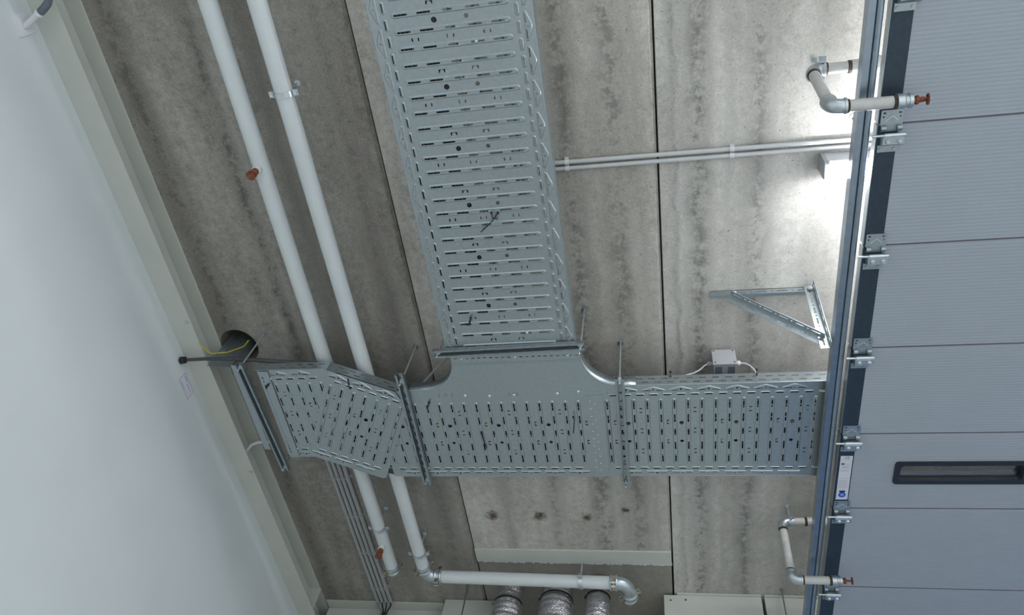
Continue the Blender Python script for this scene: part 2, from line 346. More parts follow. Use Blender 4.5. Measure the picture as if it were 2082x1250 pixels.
# ------------------------------------------------------------------ perforated trays
ZT = 2.80
TRIW = 0.606
def tray_features(n0, n1, pitch, us=1.0, tri_parity=1, phase=0, skip_top=False, skip_left=False):
    """embossed outlines (outer, [slots]) and plain holes, in (u across, v along)"""
    E_, H_ = [], []
    U = lambda u: u * us
    for i in range(n0, n1):
        v = i * pitch
        rl = 0.438 * us
        slots = [stad(U(.084) + rl * f, v, .052 * us, .0070) for f in (.085, .285, .70, .895)]
        mc = U(.084) + rl * .49; mid = [(mc - .019, v - .0035), (mc - .005, v - .0035), (mc, v - .0062), (mc + .005, v - .0035), (mc + .019, v - .0035), (mc + .019, v + .0035), (mc + .005, v + .0035), (mc, v + .0062), (mc - .005, v + .0035), (mc - .019, v + .0035)]
        slots += [mid, ]
        E_.append((stad(U(.303), v, rl, .0215, 0, 5), slots, 'rib', i))
        vm = v + pitch / 2
        if not skip_left: E_.append((stad(U(.058), vm, .047, .0165, PI/2), [stad(U(.058), vm, .034, .0062, PI/2)], 'small', i))
        E_.append((stad(U(.548), vm, .047, .0165, PI/2), [stad(U(.548), vm, .034, .0062, PI/2)], 'small', i))
        if (i + tri_parity) % 2 == 0:
            hl = pitch * .86
            for base, apex, on in ((.0385, .009, not skip_left), (.5675, .597, True)):
                if not on: continue
                s_ = 1 if apex > base else -1
                tri = [(U(base), vm - hl), (U(base) + s_ * .011 * us, vm - hl), (U(apex), vm - hl * .12), (U(apex), vm + hl * .12), (U(base) + s_ * .011 * us, vm + hl), (U(base), vm + hl)]
                E_.append((tri, [stad(U(base) + s_ * .0075, vm - hl * .55, .034, .005, PI/2), stad(U(base) + s_ * .0075, vm + hl * .55, .034, .005, PI/2), disc(U(base) + s_ * .0125 * us, vm, .0055, 10)], 'tri', i))
        g = (i + phase) % 4
        a0 = U(.084)
        if g == 0: H_ += [disc(a0 + rl * .36, vm, .0105), disc(a0 + rl * .635, vm, .0085)]
        elif g == 1:
            for f in (.17, .475, .79): H_ += [stad(a0 + rl * f - .012, vm, .014, .0055, PI/2, 3), stad(a0 + rl * f + .012, vm, .014, .0055, PI/2, 3)]
        elif g == 3:
            for f in (.345, .64):
                x = a0 + rl * f; k = .013; q = .006
                H_ += [[(x-k, vm+q), (x-k+.005, vm+q), (x-k+.005, vm-q+.004), (x-.003, vm-q+.004), (x-.003, vm-q+.001), (x+.003, vm-q+.001), (x+.003, vm-q+.004), (x+k-.005, vm-q+.004), (x+k-.005, vm+q), (x+k, vm+q), (x+k, vm-q), (x-k, vm-q)]]
    return E_, H_
def perf_plate(b, outline, feats, T3, down=(0, 0, -1), depth=-.0034):
    E_, H_ = feats; loops = [outline]
    for out, slots, kind, i in E_:
        if not all(inside(outline, q, .003) for q in out):
            continue
        loops.append(out)
        inn = inset(out, .0033); n = len(out)
        for k in range(n):
            f = b.face([T3(*out[k], 0), T3(*out[(k+1) % n], 0), T3(*inn[(k+1) % n], depth), T3(*inn[k], depth)])
            f.normal_update()
            if f.normal.dot(Vector(down)) < 0: f.normal_flip()
        b.tess([inn] + slots, lambda u, v: T3(u, v, depth), down)
    for h in H_:
        if all(inside(outline, q, .003) for q in h): loops.append(h)
    b.tess(loops, lambda u, v: T3(u, v, 0), down)
def wall_plate(b, L, h, T3, down, pitch, rows=(.3, .68)):
    loops = [rectp(0, 0, L, h)]
    for r, off in zip(rows, (0, .5)):
        k = 0
        while True:
            c = .03 + (k + off) * pitch; k += 1
            if c > L - .03: break
            loops.append(stad(c, h * r, pitch * .56, .0055, 0, 3))
    b.tess(loops, lambda u, v: T3(u, v, 0), down)
# long tray (runs away from the camera along the planks)
def tilt(ang, ox, oy, oz):
    ca, sa = math.cos(ang), math.sin(ang)
    return lambda u, v, w_=0: (ox + u * ca - v * sa, oy + u * sa + v * ca, oz + w_)
TM = tilt(-0.0116, -0.982, 0.469, ZT)     # rib 0 at v = 0
main = thing('cable_tray', (-0.66, 1.1, ZT), 'long wide galvanised perforated cable tray running down the picture from the top', 'cable tray')
b = MB(); v0, v1 = -0.20, 1.51
perf_plate(b, rectp(0, v0, TRIW, v1), tray_features(-3, 25, .0612), TM)
obj('tray_bottom', b, 'galv', main, solid=.0012)
for u, nx in ((0, -1), (TRIW, 1)):
    b = MB(); wall_plate(b, v1 - v0, .06, lambda a, h, _=0, u=u: TM(u, v0 + a, h), (nx, 0, 0), .0612); obj('side_wall', b, 'galv', main, solid=.0012)
for u in (TRIW * .995, .003): obj('fold_edge', MB().tube([TM(u, v0, .0015), TM(u, v1, .0015)], .0022, 8), 'galv', main)
for f, u in ((2, .385), (23, .395)):
    obj('bolt', MB().lathe([(0, .004), (.005, .003), (.007, 0)], TM(u, f * .0612, -.004), (0, 0, -1), 10), 'zinc', main)
# cross tray, right-hand lengths: u runs across (+Y), v along +X
US = 0.572 / TRIW
def TC(ox): return lambda u, v, w_=0: (ox + v, 2.190 + u, ZT + w_)
def cross(ox, x0, x1, n0, n1, label, skip_left, par, ph, pitch=.0623):
    T = TC(ox); t_ = thing('cable_tray', ((x0 + x1) / 2, 2.48, ZT), label, 'cable tray')
    b = MB(); perf_plate(b, rectp(0, x0 - ox, .572, x1 - ox), tray_features(n0, n1, pitch, US, par, ph, False, skip_left), T); obj('tray_bottom', b, 'galv', t_, solid=.0012)
    wl = [(.572, 1)] if skip_left else [(0, -1), (.572, 1)]
    for u, ny in wl:
        b = MB(); wall_plate(b, x1 - x0, .072, lambda a, h, _=0, u=u: T(u, x0 - ox + a, h), (0, ny, 0), .058); obj('side_wall', b, 'galv', t_, solid=.0012)
        obj('fold_edge', MB().tube([T(u, x0 - ox, .0015), T(u, x1 - ox, .0015)], .0024, 8), 'galv', t_)
    return t_
cm = cross(-1.187, -1.400, -0.335, -4, 15, 'cross cable tray length below the smooth tee piece', True, 0, 2)
cr = cross(-0.240, -0.262, 0.765, 0, 17, 'cross cable tray length at the right that ends behind the door track', False, 1, 3)
# angled piece and left piece
thB = math.radians(24.6)
Bo = Vector((-1.583, 2.045)); bd = Vector((math.cos(thB), math.sin(thB))); bn = Vector((-bd.y, bd.x))
def TB(u, v, w_=0):
    p = Bo + bd * v + bn * u; return (p.x, p.y, ZT - .0055 + w_)
def shiftv(feats, dv):
    mv = lambda P: [(x, y + dv) for x, y in P]
    return [(mv(o_), [mv(q) for q in s_], k_, i_) for o_, s_, k_, i_ in feats[0]], [mv(h) for h in feats[1]]
def invB(x, y):
    d = Vector((x, y)) - Bo; return (d.dot(bn), d.dot(bd))
tb = thing('cable_tray', (-1.5, 2.4, ZT), 'short angled cable tray piece joining the two offset cross trays', 'cable tray')
outB = [(0.002, 0), (0.002, .345), (.075, .425), (.600, .425), (.612, .41), (.612, 0)]
b = MB(); perf_plate(b, outB, shiftv(tray_features(0, 7, .0605, 1.0, 0, 1), .031), TB); obj('tray_bottom', b, 'galv', tb, solid=.0012)
def wall_line(p, q, h, parent, ny, z=ZT, pitch=.058):
    p = Vector(p); q = Vector(q); d = (q - p); L = d.length; d.normalize()
    b = MB(); wall_plate(b, L, h, lambda a, hh, _=0: (*(p + d * a), z + hh), (0, ny, 0), pitch); return obj('side_wall', b, 'galv', parent, solid=.0012)
wall_line((-1.585, 2.045), (-1.262, 2.192), .06, tb, -1); wall_line((-1.815, 2.616), (-1.395, 2.752), .06, tb, 1)
ta = thing('cable_tray', (-1.77, 2.33, ZT), 'short left cable tray piece beside the cream beam', 'cable tray')
def TA(u, v, w_=0): return (-1.885 + v, 2.040 + u, ZT + .0005 + w_)
outA = [(0, -.075), (0, .295), (.578, .295), (.578, -.075)]
b = MB(); perf_plate(b, outA, tray_features(-1, 5, .0600, .578 / TRIW, 0, 1), TA); obj('tray_bottom', b, 'galv', ta, solid=.0012)
wall_line((-1.975, 2.037), (-1.583, 2.040), .056, ta, -1); wall_line((-1.975, 2.619), (-1.817, 2.619), .056, ta, 1)
# smooth tee piece
tee = thing('tray_tee', (-0.65, 2.1, ZT), 'smooth galvanised tee piece with curved corners below the long tray', 'tray fitting')
def arc(cx, cy, r, a0, a1, n=14): return [(cx + r * math.cos(a0 + (a1 - a0) * i / n), cy + r * math.sin(a0 + (a1 - a0) * i / n)) for i in range(n + 1)]
rl, rr = .165, .185
AL = arc(-0.952 - rl, 2.186 - rl, rl, PI/2, 0); AR = arc(-0.345 + rr, 2.186 - rr, rr, PI, PI/2)
outT = AL + [(-0.952, 1.975), (-0.345, 1.975)] + AR + [(-0.16, 2.236), (-0.33, 2.237), (-1.117, 2.240)]
loops = [outT] + [stad(-.93 + .0285 * i, 2.004, .016, .006, 0, 3) for i in range(21)] + [stad(x, 2.217, .022, .005, PI/2, 3) for x in (-1.05, -1.015, -.985, -.70, -.68, -.66, -.235)]
b = MB(); b.tess(loops, lambda u, v: (u, v, ZT - .003), (0, 0, -1)); obj('tee_plate', b, 'galv', tee, solid=.0012)
for A, nm in ((AL, 'curved_wall'), (AR, 'curved_wall')):
    P = ([(-1.2, 2.186)] + AL) if A is AL else (AR + [(-0.10, 2.186)])
    b = MB()
    for p, q in zip(P, P[1:]):
        f = b.face([(*p, ZT - .003), (*q, ZT - .003), (*q, ZT + .064), (*p, ZT + .064)], True); f.normal_update()
        if f.normal.y > 0: f.normal_flip()
    bmesh.ops.remove_doubles(b.bm, verts=b.bm.verts, dist=1e-5); obj(nm, b, 'galv', tee, solid=.0012)
    obj('rolled_edge', MB().tube([(*p, ZT - .002) for p in P], .0026, 8), 'galv', tee)
obj('seam_ridge', MB().bar((-.945, 2.032, ZT - .0035), (-.352, 2.030, ZT - .0035), .003, .003).bar((-.945, 2.041, ZT - .0035), (-.352, 2.039, ZT - .0035), .002, .002), 'galv', tee)
for x, y in ((-.90, 2.004), (-.645, 2.005), (-.40, 2.004), (-.92, 2.226), (-.80, 2.232), (-.68, 2.229), (-.47, 2.226), (-.37, 2.217)):
    obj('screw', MB().lathe([(0, .005), (.005, .004), (.008, 0)], (x, y, ZT - .003), (0, 0, -1), 10), 'zinc', tee)
# splice plates
def splice(x0, x1, y0, y1, label, dimples=0, slots=0, ang=0):
    b = MB(); loops = [rectp(x0, y0, x1, y1)]
    for i in range(slots): loops.append(stad((x0 + x1) / 2 - .012, y0 + .04 + (y1 - y0 - .08) * i / (slots - 1), .014, .006, PI/2, 3))
    b.tess(loops, lambda u, v: (u, v, ZT - .0045), (0, 0, -1)); o = obj('splice_plate', b, 'galv', solid=.0012); tag(o, label, 'splice plate')
    for i in range(dimples):
        for k, dx in enumerate((.018, .040)):
            y = y0 + .05 + (y1 - y0 - .1) * i / (dimples - 1) + (k - .5) * .02
            obj('dimple', MB().lathe([(0, .003), (.004, .0025), (.006, 0)], (x0 + dx, y, ZT - .0045), (0, 0, -1), 8), 'galv', o)
    return o
splice(-0.338, -0.258, 2.237, 2.762, 'plain splice plate with dimples joining the two cross tray lengths', 10)
splice(-1.955, -1.900, 2.045, 2.616, 'bluish splice plate with a dashed slot row at the left tray end', 0, 24)
splice(-2.085, -2.050, 2.00, 2.56, 'narrow galvanised plate left of the leftmost hanger channel', 0, 0)
# ------------------------------------------------------------------ trapeze hangers: channel, threaded rods, nuts
def hanger(p, q, label, rods):
    p = Vector(p); q = Vector(q); d = (q - p).normalized(); n = Vector((-d.y, d.x)); L = (q - p).length
    zb = 2.773; h = .021; wd = .041
    t_ = thing('tray_hanger', ((p.x + q.x) / 2, (p.y + q.y) / 2, zb), label, 'tray hanger', 'trapeze hangers carrying the cable trays')
    F = lambda a, s_, z: (*(p + d * a + n * s_), z)
    b = MB(); loops = [rectp(0, -wd/2, L, wd/2)] + [stad(.035 + .05 * i, 0, .028, .012, 0, 4) for i in range(int((L - .04) / .05))]
    b.prism(loops, lambda u, v, w_: F(u, v, w_), zb + h - .0025, zb + h, (0, 0, -1))
    for s_ in (-1, 1):
        b.prism([rectp(0, zb, L, zb + h - .0025)], lambda u, v, w_, s_=s_: F(u, s_ * w_, v), wd/2 - .0025, wd/2, (n.x, n.y, 0))
        b.prism([rectp(0, wd/2 - .0105, L, wd/2)], lambda u, v, w_, s_=s_: F(u, s_ * v, w_), zb - .0005, zb + .002, (0, 0, -1))
        b.prism([rectp(0, zb, L, zb + .007)], lambda u, v, w_, s_=s_: F(u, s_ * w_, v), wd/2 - .0105, wd/2 - .0085, (n.x, n.y, 0))
    obj('channel', b, 'galvdark', t_)
    for a in rods:
        x, y, _ = F(a, 0, 0)
        obj('threaded_rod', MB().cyl((x, y, zb - .018), (x, y, HC), .0048, 10), 'zinc', t_)
        obj('anchor_nut', MB().lathe([(0, 0), (.014, 0), (.014, .003), (.009, .003), (.009, .012), (0, .012)], (x, y, HC), (0, 0, -1), 12), 'galvdark', t_)
        obj('bottom_nut', MB().lathe([(0, 0), (.009, 0), (.009, .008), (.014, .008), (.014, .011), (0, .011)], (x, y, zb + .006), (0, 0, 1), 6), 'zinc', t_)
    return t_
hanger((-1.024, 1.960), (-0.318, 1.943), 'tray hanger channel crossing the lower end of the long tray', (.022, .690))
hanger((-2.030, 1.985), (-1.998, 2.695), 'leftmost tray hanger channel next to the cream beam', (.020, .690))
hanger((-1.218, 2.075), (-1.220, 2.800), 'tray hanger channel under the bend left of the smooth tee', (.045, .700))
hanger((-0.172, 2.130), (-0.180, 2.822), 'tray hanger channel right of the smooth tee, below the round corner', (.012, .665))

# ------------------------------------------------------------------ cables lying in the long tray
def cable(name, pts, r, m, label, cat='cable', group=None):
    o = obj(name, MB().tube(pts, r, 8), m); return tag(o, label, cat, group)
def wavy(u, z, amp, n=14, f=5.0, ph=0, v0=-.18, v1=1.5): return [TM(u + amp * math.sin(f * v + ph), v, z) for v in [v0 + (v1 - v0) * i / n for i in range(n + 1)]]
for i in range(14):
    cable('cable', wavy(.0425 + .0165 * i, .0130, .003, 14, 4, 1), .0076, 'cab', 'black cable inside the long tray, seen through its slots at the left', group='black cables inside the long tray')
for i in range(3):
    cable('cable', wavy(.30 + .07 * i, .0165, .02, 14, 3 + i, i * 2), .006, 'cabg', 'grey cable inside the long tray, seen through its middle slots', group='grey cables inside the long tray')
cable('cable', wavy(.560, .0105, .008, 24, 6, .6), .0055, 'cabr', 'red cable inside the long tray, seen through its right edge slots')
cable('cable', wavy(.478, .0095, .004, 14, 3, 1, -.18, .8), .0045, 'cabgr', 'green cable inside the long tray, seen at the right ends of the slots')
for i in range(16):  # added fill: dark cables put in so the cross tray slots show dark
    y = 2.212 + .034 * i
    cable('cable', [(x, y + .006 * math.sin(3 * x + 1), ZT + .016) for x in [-1.38 + .13 * k for k in range(17)]], .0125 if i % 3 else .009, 'cab', 'dark cable added to fill the cross trays so their slots show dark', group='dark cables added inside the cross trays')
for i in range(16):  # more added cables, filling the left pieces to darken what the slots show
    f = .03 + .035 * i; q0 = Vector((-1.93, 2.04 + f)); q1 = Vector((-1.583 - .38 * f, 2.04 + .93 * f)); q2 = q1 + bd * .40
    cable('cable', [(*q0, ZT + .016), (*q0.lerp(q1, .8), ZT + .016), (*q1.lerp(q2, .12), ZT + .016), (*q2, ZT + .046)], .0105 if i % 4 else .007, 'cab', 'dark cable added to fill the two left tray pieces so their slots show dark', group='dark cables added inside the left tray pieces')
cable('cable', [(-.90, 2.00, ZT + .045), (-.98, 2.03, ZT + .062), (-1.07, 2.12, ZT + .07), (-1.15, 2.20, ZT + .068), (-1.22, 2.26, ZT + .070)], .006, 'cabg', 'grey cable curving over the left corner of the tee')

# ------------------------------------------------------------------ large sprinkler pipes
ZP = 2.93; RP = .038
def sprinkler(parent, base, d, s=1.0, mt='rust'):
    """sprinkler head: body, frame, bulb, deflector along d from base"""
    d = Vector(d).normalized(); base = Vector(base); a = d.orthogonal().normalized()
    L = lambda h, r=0, sd=0: base + d * h * s + a * r * s
    h = obj('sprinkler_head', MB().lathe([(0, 0), (.014*s, 0), (.014*s, .012*s), (.017*s, .012*s), (.017*s, .020*s), (.009*s, .024*s), (0, .024*s)], base, d, 6), 'brass' if mt == 'brass' else 'rust', parent)
    fr = MB()
    for sg in (-1, 1): fr.tube([L(.020, sg * .010), L(.030, sg * .016), L(.042, sg * .012), L(.050, sg * .003)], .0035 * s, 6)
    obj('frame_arm', fr, 'rust', h)
    obj('glass_bulb', MB().cyl(L(.022), L(.046), .003 * s, 8), 'red', h)
    b = MB(); n = 16; pr = []
    for i in range(n):
        for k, r in enumerate((.021, .021, .013, .013)):
            an = 2 * PI * (i + k * .25) / n; pr.append((r * s * math.cos(an), r * s * math.sin(an)))
    u = d.cross(a)
    b.prism([pr], lambda x, y, w_: base + d * w_ * s + a * x + u * y, .051, .055, d); obj('deflector', b, 'rust', h)
    return h
def coupling(parent, c, d, r=RP, bolts=True, rot=0):
    d = Vector(d).normalized(); c = Vector(c)
    k = obj('coupling', MB().lathe([(r, -.024), (r + .008, -.022), (r + .010, -.015), (r + .006, -.008), (r + .006, .008), (r + .010, .015), (r + .008, .022), (r, .024)], c, d, 28), 'fitting', parent)
    if bolts:
        a = d.orthogonal().normalized(); a = Matrix.Rotation(rot, 3, d) @ a; u = d.cross(a)
        for sg in (-1, 1):
            e = c + a * sg * (r + .018)
            obj('bolt_pad', MB().bar(e - a * .012 + u * .011, e + a * .012 + u * .011, .026, .010, up=u).bar(e - a * .012 - u * .011, e + a * .012 - u * .011, .026, .010, up=u), 'fitting', k)
            obj('bolt', MB().cyl(e - u * .030, e + u * .028, .0055, 8).lathe([(0, 0), (.009, 0), (.009, .009), (0, .009)], e + u * .016, u, 6).lathe([(0, 0), (.009, 0), (.009, .009), (0, .009)], e - u * .025, u, 6), 'brass', k)
    return k
def arc3(c, p, q, n=10):
    """quarter arc from p to q about centre c"""
    c, p, q = Vector(c), Vector(p), Vector(q); a = p - c; b_ = q - c
    return [c + a * math.cos(PI/2 * i / n) + b_ * math.sin(PI/2 * i / n) for i in range(n + 1)]
x1 = -1.656; x2 = -1.455; YE = 3.735
p1 = thing('sprinkler_pipe', (x1, 1.8, ZP), 'left of the two long white sprinkler pipes under the ceiling', 'pipe')
obj('pipe', MB().cyl((x1, -1.2, ZP), (x1, 3.665, ZP), RP, 32), 'pipe', p1)
coupling(p1, (x1, 3.665, ZP), (0, 1, 0), rot=0)
obj('end_cap', MB().lathe([(RP, 0), (RP, .02), (RP * .8, .038), (RP * .4, .046), (0, .048)], (x1, 3.68, ZP), (0, 1, 0), 28), 'fitting', p1)
for y in (1.035, 3.43):
    obj('outlet', MB().lathe([(.020, 0), (.020, .022), (.015, .024), (0, .024)], (x1, y, ZP - RP + .004), (0, 0, -1), 16), 'pipe', p1)
    sprinkler(p1, (x1, y, ZP - RP - .019), (0, 0, -1), 1.05)
p2 = thing('sprinkler_pipe', (x2, 1.8, ZP), 'right of the two long white sprinkler pipes under the ceiling', 'pipe')
obj('pipe', MB().cyl((x2, -1.2, ZP), (x2, 3.66, ZP), RP, 32), 'pipe', p2)
coupling(p2, (x2, 3.655, ZP), (0, 1, 0), rot=0)
obj('elbow', MB().tube([(x2, 3.665, ZP)] + arc3((x2 + .065, 3.67, ZP), (x2, 3.67, ZP), (x2 + .065, YE, ZP)), RP * 1.04, 28), 'fitting', p2)
p3 = thing('sprinkler_pipe', (-.85, YE, ZP), 'white sprinkler pipe running sideways in front of the silver ducts', 'pipe')
obj('pipe', MB().cyl((-1.40, YE, ZP), (-.315, YE + .02, ZP), RP, 32), 'pipe', p3)
coupling(p3, (-1.372, YE, ZP), (1, 0, 0), rot=0.6)
coupling(p3, (-.305, YE + .02, ZP), (1, 0, 0), rot=PI)
EX = -.218
obj('elbow', MB().tube([(-.30, YE + .02, ZP)] + arc3((-.29, YE + .095, ZP), (-.29, YE + .02, ZP), (EX, YE + .095, ZP)) + [(EX, YE + .12, ZP)], RP * 1.04, 28), 'fitting', p3)
coupling(p3, (EX, YE + .135, ZP), (0, 1, 0), rot=.3)
obj('end_cap', MB().lathe([(RP, 0), (RP, .02), (RP * .8, .032), (0, .036)], (EX, YE + .155, ZP), (0, 1, 0), 28), 'fitting', p3)
def clamp(c, d, r, label, side, top=HC, anchor=True):
    c = Vector(c); d = Vector(d).normalized(); t_ = thing('pipe_clamp', c, label, 'pipe clamp', 'zinc pipe clamps')
    obj('band', MB().lathe([(r + .001, -.012), (r + .004, -.012), (r + .004, .012), (r + .001, .012), (r + .001, -.012)], c, d, 28), 'zinc', t_)
    sd = d.cross(Vector((0, 0, 1))).normalized()
    for sg in (-1, 1):
        e = c + sd * sg * (r + .014)
        obj('ear', MB().bar(e - sd * .012 + Vector((0, 0, .004)), e + sd * .012 + Vector((0, 0, .004)), .024, .004).bar(e - sd * .012 - Vector((0, 0, .004)), e + sd * .012 - Vector((0, 0, .004)), .024, .004), 'zinc', t_)
        obj('screw', MB().lathe([(0, 0), (.008, 0), (.008, .006), (.004, .006), (.004, .026), (0, .026)], e - Vector((0, 0, .013)), (0, 0, 1), 10), 'zinc', t_)
    e = c + Vector(side)
    obj('hanger_rod', MB().cyl((e.x, e.y, c.z + r * .9), (e.x, e.y, top), .005, 10).lathe([(0, 0), (.013, 0), (.013, .003), (.008, .003), (.008, .010), (0, .010)], (e.x, e.y, top), (0, 0, -1), 12), 'zinc', t_)
    return t_
clamp((x2, .735, ZP), (0, 1, 0), RP, 'zinc clamp around the right long white pipe near the top of the picture', (0, 0, 0))
clamp((x1, 3.305, ZP), (0, 1, 0), RP, 'zinc clamp on the left long white pipe near its capped end', (0, 0, 0))
clamp((x2, 3.525, ZP), (0, 1, 0), RP, 'zinc clamp on the right long white pipe just before its elbow', (0, 0, 0))
clamp((-.50, YE + .015, ZP), (1, 0, 0), RP, 'zinc clamp on the sideways white pipe above the ducts', (0, 0, 0))

# ------------------------------------------------------------------ small sprinkler arms under the door track
def arm(xe, ye, zlo, yl, x_end, xr, label):
    zu = 2.97; r = .0205; t_ = thing('sprinkler_branch', (xe, yl, zlo), label, 'sprinkler')
    A = Vector((xe, ye, zu)); B_ = Vector((xr, yl, zlo)); dn = (B_ - A).normalized(); X = Vector((1, 0, 0)); q = .034
    obj('upper_pipe', MB().cyl(A + X * .05, (0.775, ye, zu), r, 20), 'armpipe', t_)
    obj('reducer', MB().lathe([(r, 0), (r + .004, .001), (r + .004, .03), (r + .011, .04), (r + .011, .10), (0, .10)], (0.750, ye, zu), X, 20), 'armpipe', t_)
    obj('thread_seal', MB().lathe([(r, 0), (r + .003, .002), (r + .003, .012), (r, .014)], (0.738, ye, zu), X, 20), 'hemp', t_)
    def elb(c, d1, d2):
        e = obj('elbow', MB().tube([c + d1 * (q + .012)] + [c + d1 * q * (1 - math.sin(PI/2 * i / 8)) + d2 * q * (1 - math.cos(PI/2 * i / 8)) for i in range(9)] + [c + d2 * (q + .012)], r + .005, 20), 'fitting', t_)
        for dd in (d1, d2):
            obj('elbow_rim', MB().lathe([(r, 0), (r + .008, 0), (r + .008, .008), (r, .008)], c + dd * (q + .006), dd, 20), 'fitting', e)
            obj('thread_seal', MB().lathe([(r, 0), (r + .0035, 0), (r + .0025, .008), (r, .009)], c + dd * (q + .014), dd, 20), 'hemp', e)
    elb(A, X, dn); elb(B_, -dn, X)
    obj('drop_pipe', MB().cyl(A + dn * .04, B_ - dn * .04, r, 20), 'armpipe', t_)
    xs = x_end - .055
    obj('lower_pipe', MB().cyl(B_ + X * .04, (xs - .035, yl, zlo), r, 20), 'armpipe', t_)
    obj('thread_seal', MB().lathe([(r, 0), (r + .004, .001), (r + .004, .010), (r, .012)], (xs - .052, yl, zlo), X, 20), 'hemp', t_)
    obj('reducer', MB().lathe([(r, 0), (r + .005, .001), (r + .005, .022), (r + .001, .026), (r + .001, .036), (r + .004, .037), (r + .004, .048), (0, .048)], (xs - .042, yl, zlo), X, 20), 'fitting', t_)
    sprinkler(t_, (xs + .006, yl, zlo), X, .92)
    return t_
arm(.612, .860, 2.63, .893, .915, .614, 'upper white sprinkler arm with rusty head reaching under the door track')
arm(.622, 3.268, 2.63, 3.312, .905, .622, 'lower white sprinkler arm with rusty head near the bottom right')
clamp((.648, .860, 2.97), (1, 0, 0), .0205, 'zinc clamp holding the upper sprinkler arm on the bright ceiling', (0, 0, 0))
clamp((.668, 3.268, 2.97), (1, 0, 0), .0205, 'zinc clamp holding the lower sprinkler arm at the bottom right', (0, 0, 0))

# ------------------------------------------------------------------ conduits
for y, lab in ((1.180, 'upper of the two thin white conduits crossing the bright ceiling'), (1.208, 'lower of the two thin white conduits crossing the bright ceiling')):
    tag(obj('conduit', MB().cyl((-.60, y, 3.066), (1.6, y, 3.066), .0095, 14), 'conduit'), lab, 'conduit', 'pair of white conduits')
for x, lab in ((-.343, 'white double conduit clip right beside the long tray'), (.342, 'white double conduit clip in the middle of the bright ceiling')):
    b = MB()
    for y in (1.180, 1.208): b.lathe([(.0096, -.009), (.0125, -.009), (.0125, .009), (.0096, .009)], (x, y, 3.066), (1, 0, 0), 16)
    b.box((x - .009, 1.163, 3.0715), (x + .009, 1.225, HC)); tag(obj('conduit_clip', b, 'whitep'), lab, 'clip', 'conduit clips')
for i, lab in enumerate(('leftmost', 'second from left', 'third from left', 'rightmost')):
    x = -1.922 + .0305 * i
    tag(obj('conduit', MB().cyl((x, 2.40, 3.062), (x + .012, 4.19 - .012 * (i % 3), 3.062), .0125, 14), 'conduitg'), f'{lab} of the four grey conduits below the tray at the lower left', 'conduit', 'four parallel grey conduits')
for y, lab in ((3.03, 'grey clip bar on the four conduits nearest the tray'), (3.35, 'grey clip bar on the four conduits, second from the tray'), (3.68, 'grey clip bar on the four conduits, third from the tray'), (4.03, 'grey clip bar on the four conduits nearest the corner beam')):
    b = MB(); xo = .012 * (y - 2.4) / 1.79
    for i in range(4): b.lathe([(.0128, -.01), (.016, -.01), (.016, .01), (.0128, .01)], (-1.922 + .0305 * i + xo, y, 3.062), (0, 1, 0), 16)
    b.box((-1.940 + xo, y - .01, 3.074), (-1.805 + xo, y + .01, HC)); tag(obj('conduit_clip', b, 'conduitg'), lab, 'clip', 'clip bars on the grey conduits')
for i, (m_, nm) in enumerate((('cabg', 'leftmost grey'), ('cab', 'left black'), ('cab', 'middle black'), ('cab', 'rightmost black'))):
    x = -1.910 + .0305 * i
    cable('cable', [(x, 4.12, 3.062), (x, 4.165, 3.06), (x + .004, 4.182, 3.04), (-1.865 + .012 * i, 4.184, 2.99), (-1.865 + .012 * i, 4.185, 2.6)], .0055, m_, f'{nm} cable leaving the end of the four grey conduits', group='cables leaving the grey conduits')

# ------------------------------------------------------------------ overhead door with track
ZD = 2.70; DT = .042
door = thing('door_1', (2.3, 2.0, ZD), 'light grey sectional overhead door standing open under the ceiling', 'door', None, 'structure')
seams = [-.43, .045, .519, .994, 1.469, 1.944, 2.411, 2.875, 3.444, 4.0]
X0, X1 = .79, 4.0
def ribbed(b, x0, x1, y0, y1):
    n = max(1, round((y1 - y0) / .0145)); seg = 4; P = []
    for i in range(n * seg + 1):
        P.append((y0 + (y1 - y0) * i / (n * seg), ZD + .00028 * (1 - math.cos(2 * PI * i / seg))))
    for (ya, za), (yb, zb) in zip(P, P[1:]): b.face([(x0, ya, za), (x0, yb, zb), (x1, yb, zb), (x1, ya, za)])
    b.face([(x0, y0, ZD), (x1, y0, ZD), (x1, y0, ZD + DT), (x0, y0, ZD + DT)]); b.face([(x0, y1, ZD), (x1, y1, ZD), (x1, y1, ZD + DT), (x0, y1, ZD + DT)])
    for x in (x0, x1): b.face([(x, y0, ZD), (x, y1, ZD), (x, y1, ZD + DT), (x, y0, ZD + DT)])
WX0, WX1, WY0, WY1 = 1.050, 1.578, 2.592, 2.698
for ya, yb in zip(seams, seams[1:]):
    b = MB(); top = MB(); g = .004; ya += g; yb -= g; xl = .857
    if ya < WY0 < yb:
        for r_ in ((xl, WX0, ya, yb), (WX1, X1, ya, yb), (WX0, WX1, ya, WY0), (WX0, WX1, WY1, yb)):
            ribbed(b, *r_); top.box((r_[0], r_[2], ZD + DT - .002), (r_[1], r_[3], ZD + DT))
    else:
        ribbed(b, xl, X1, ya, yb); top.box((xl, ya, ZD + DT - .002), (X1, yb, ZD + DT))
    pn = obj('door_panel', b, 'door', door, fixn=True)
    obj('upper_skin', top, 'doortop', pn)
    obj('edge_cap', MB().box((X0, ya, ZD - .0015), (.857, yb, ZD + DT)), 'navy', door, bevel=.001)
    obj('edge_strip', MB().box((X0 - .0025, ya, ZD + .001), (X0, yb, ZD + DT + .001)), 'galv', door)
for ys in seams[:-1]:
    obj('seam_seal', MB().box((.857, ys - .0075, ZD + .0004), (X1, ys - .001, ZD + .012)).box((.857, ys + .001, ZD + .0004), (X1, ys + .0075, ZD + .012)), 'seam', door)
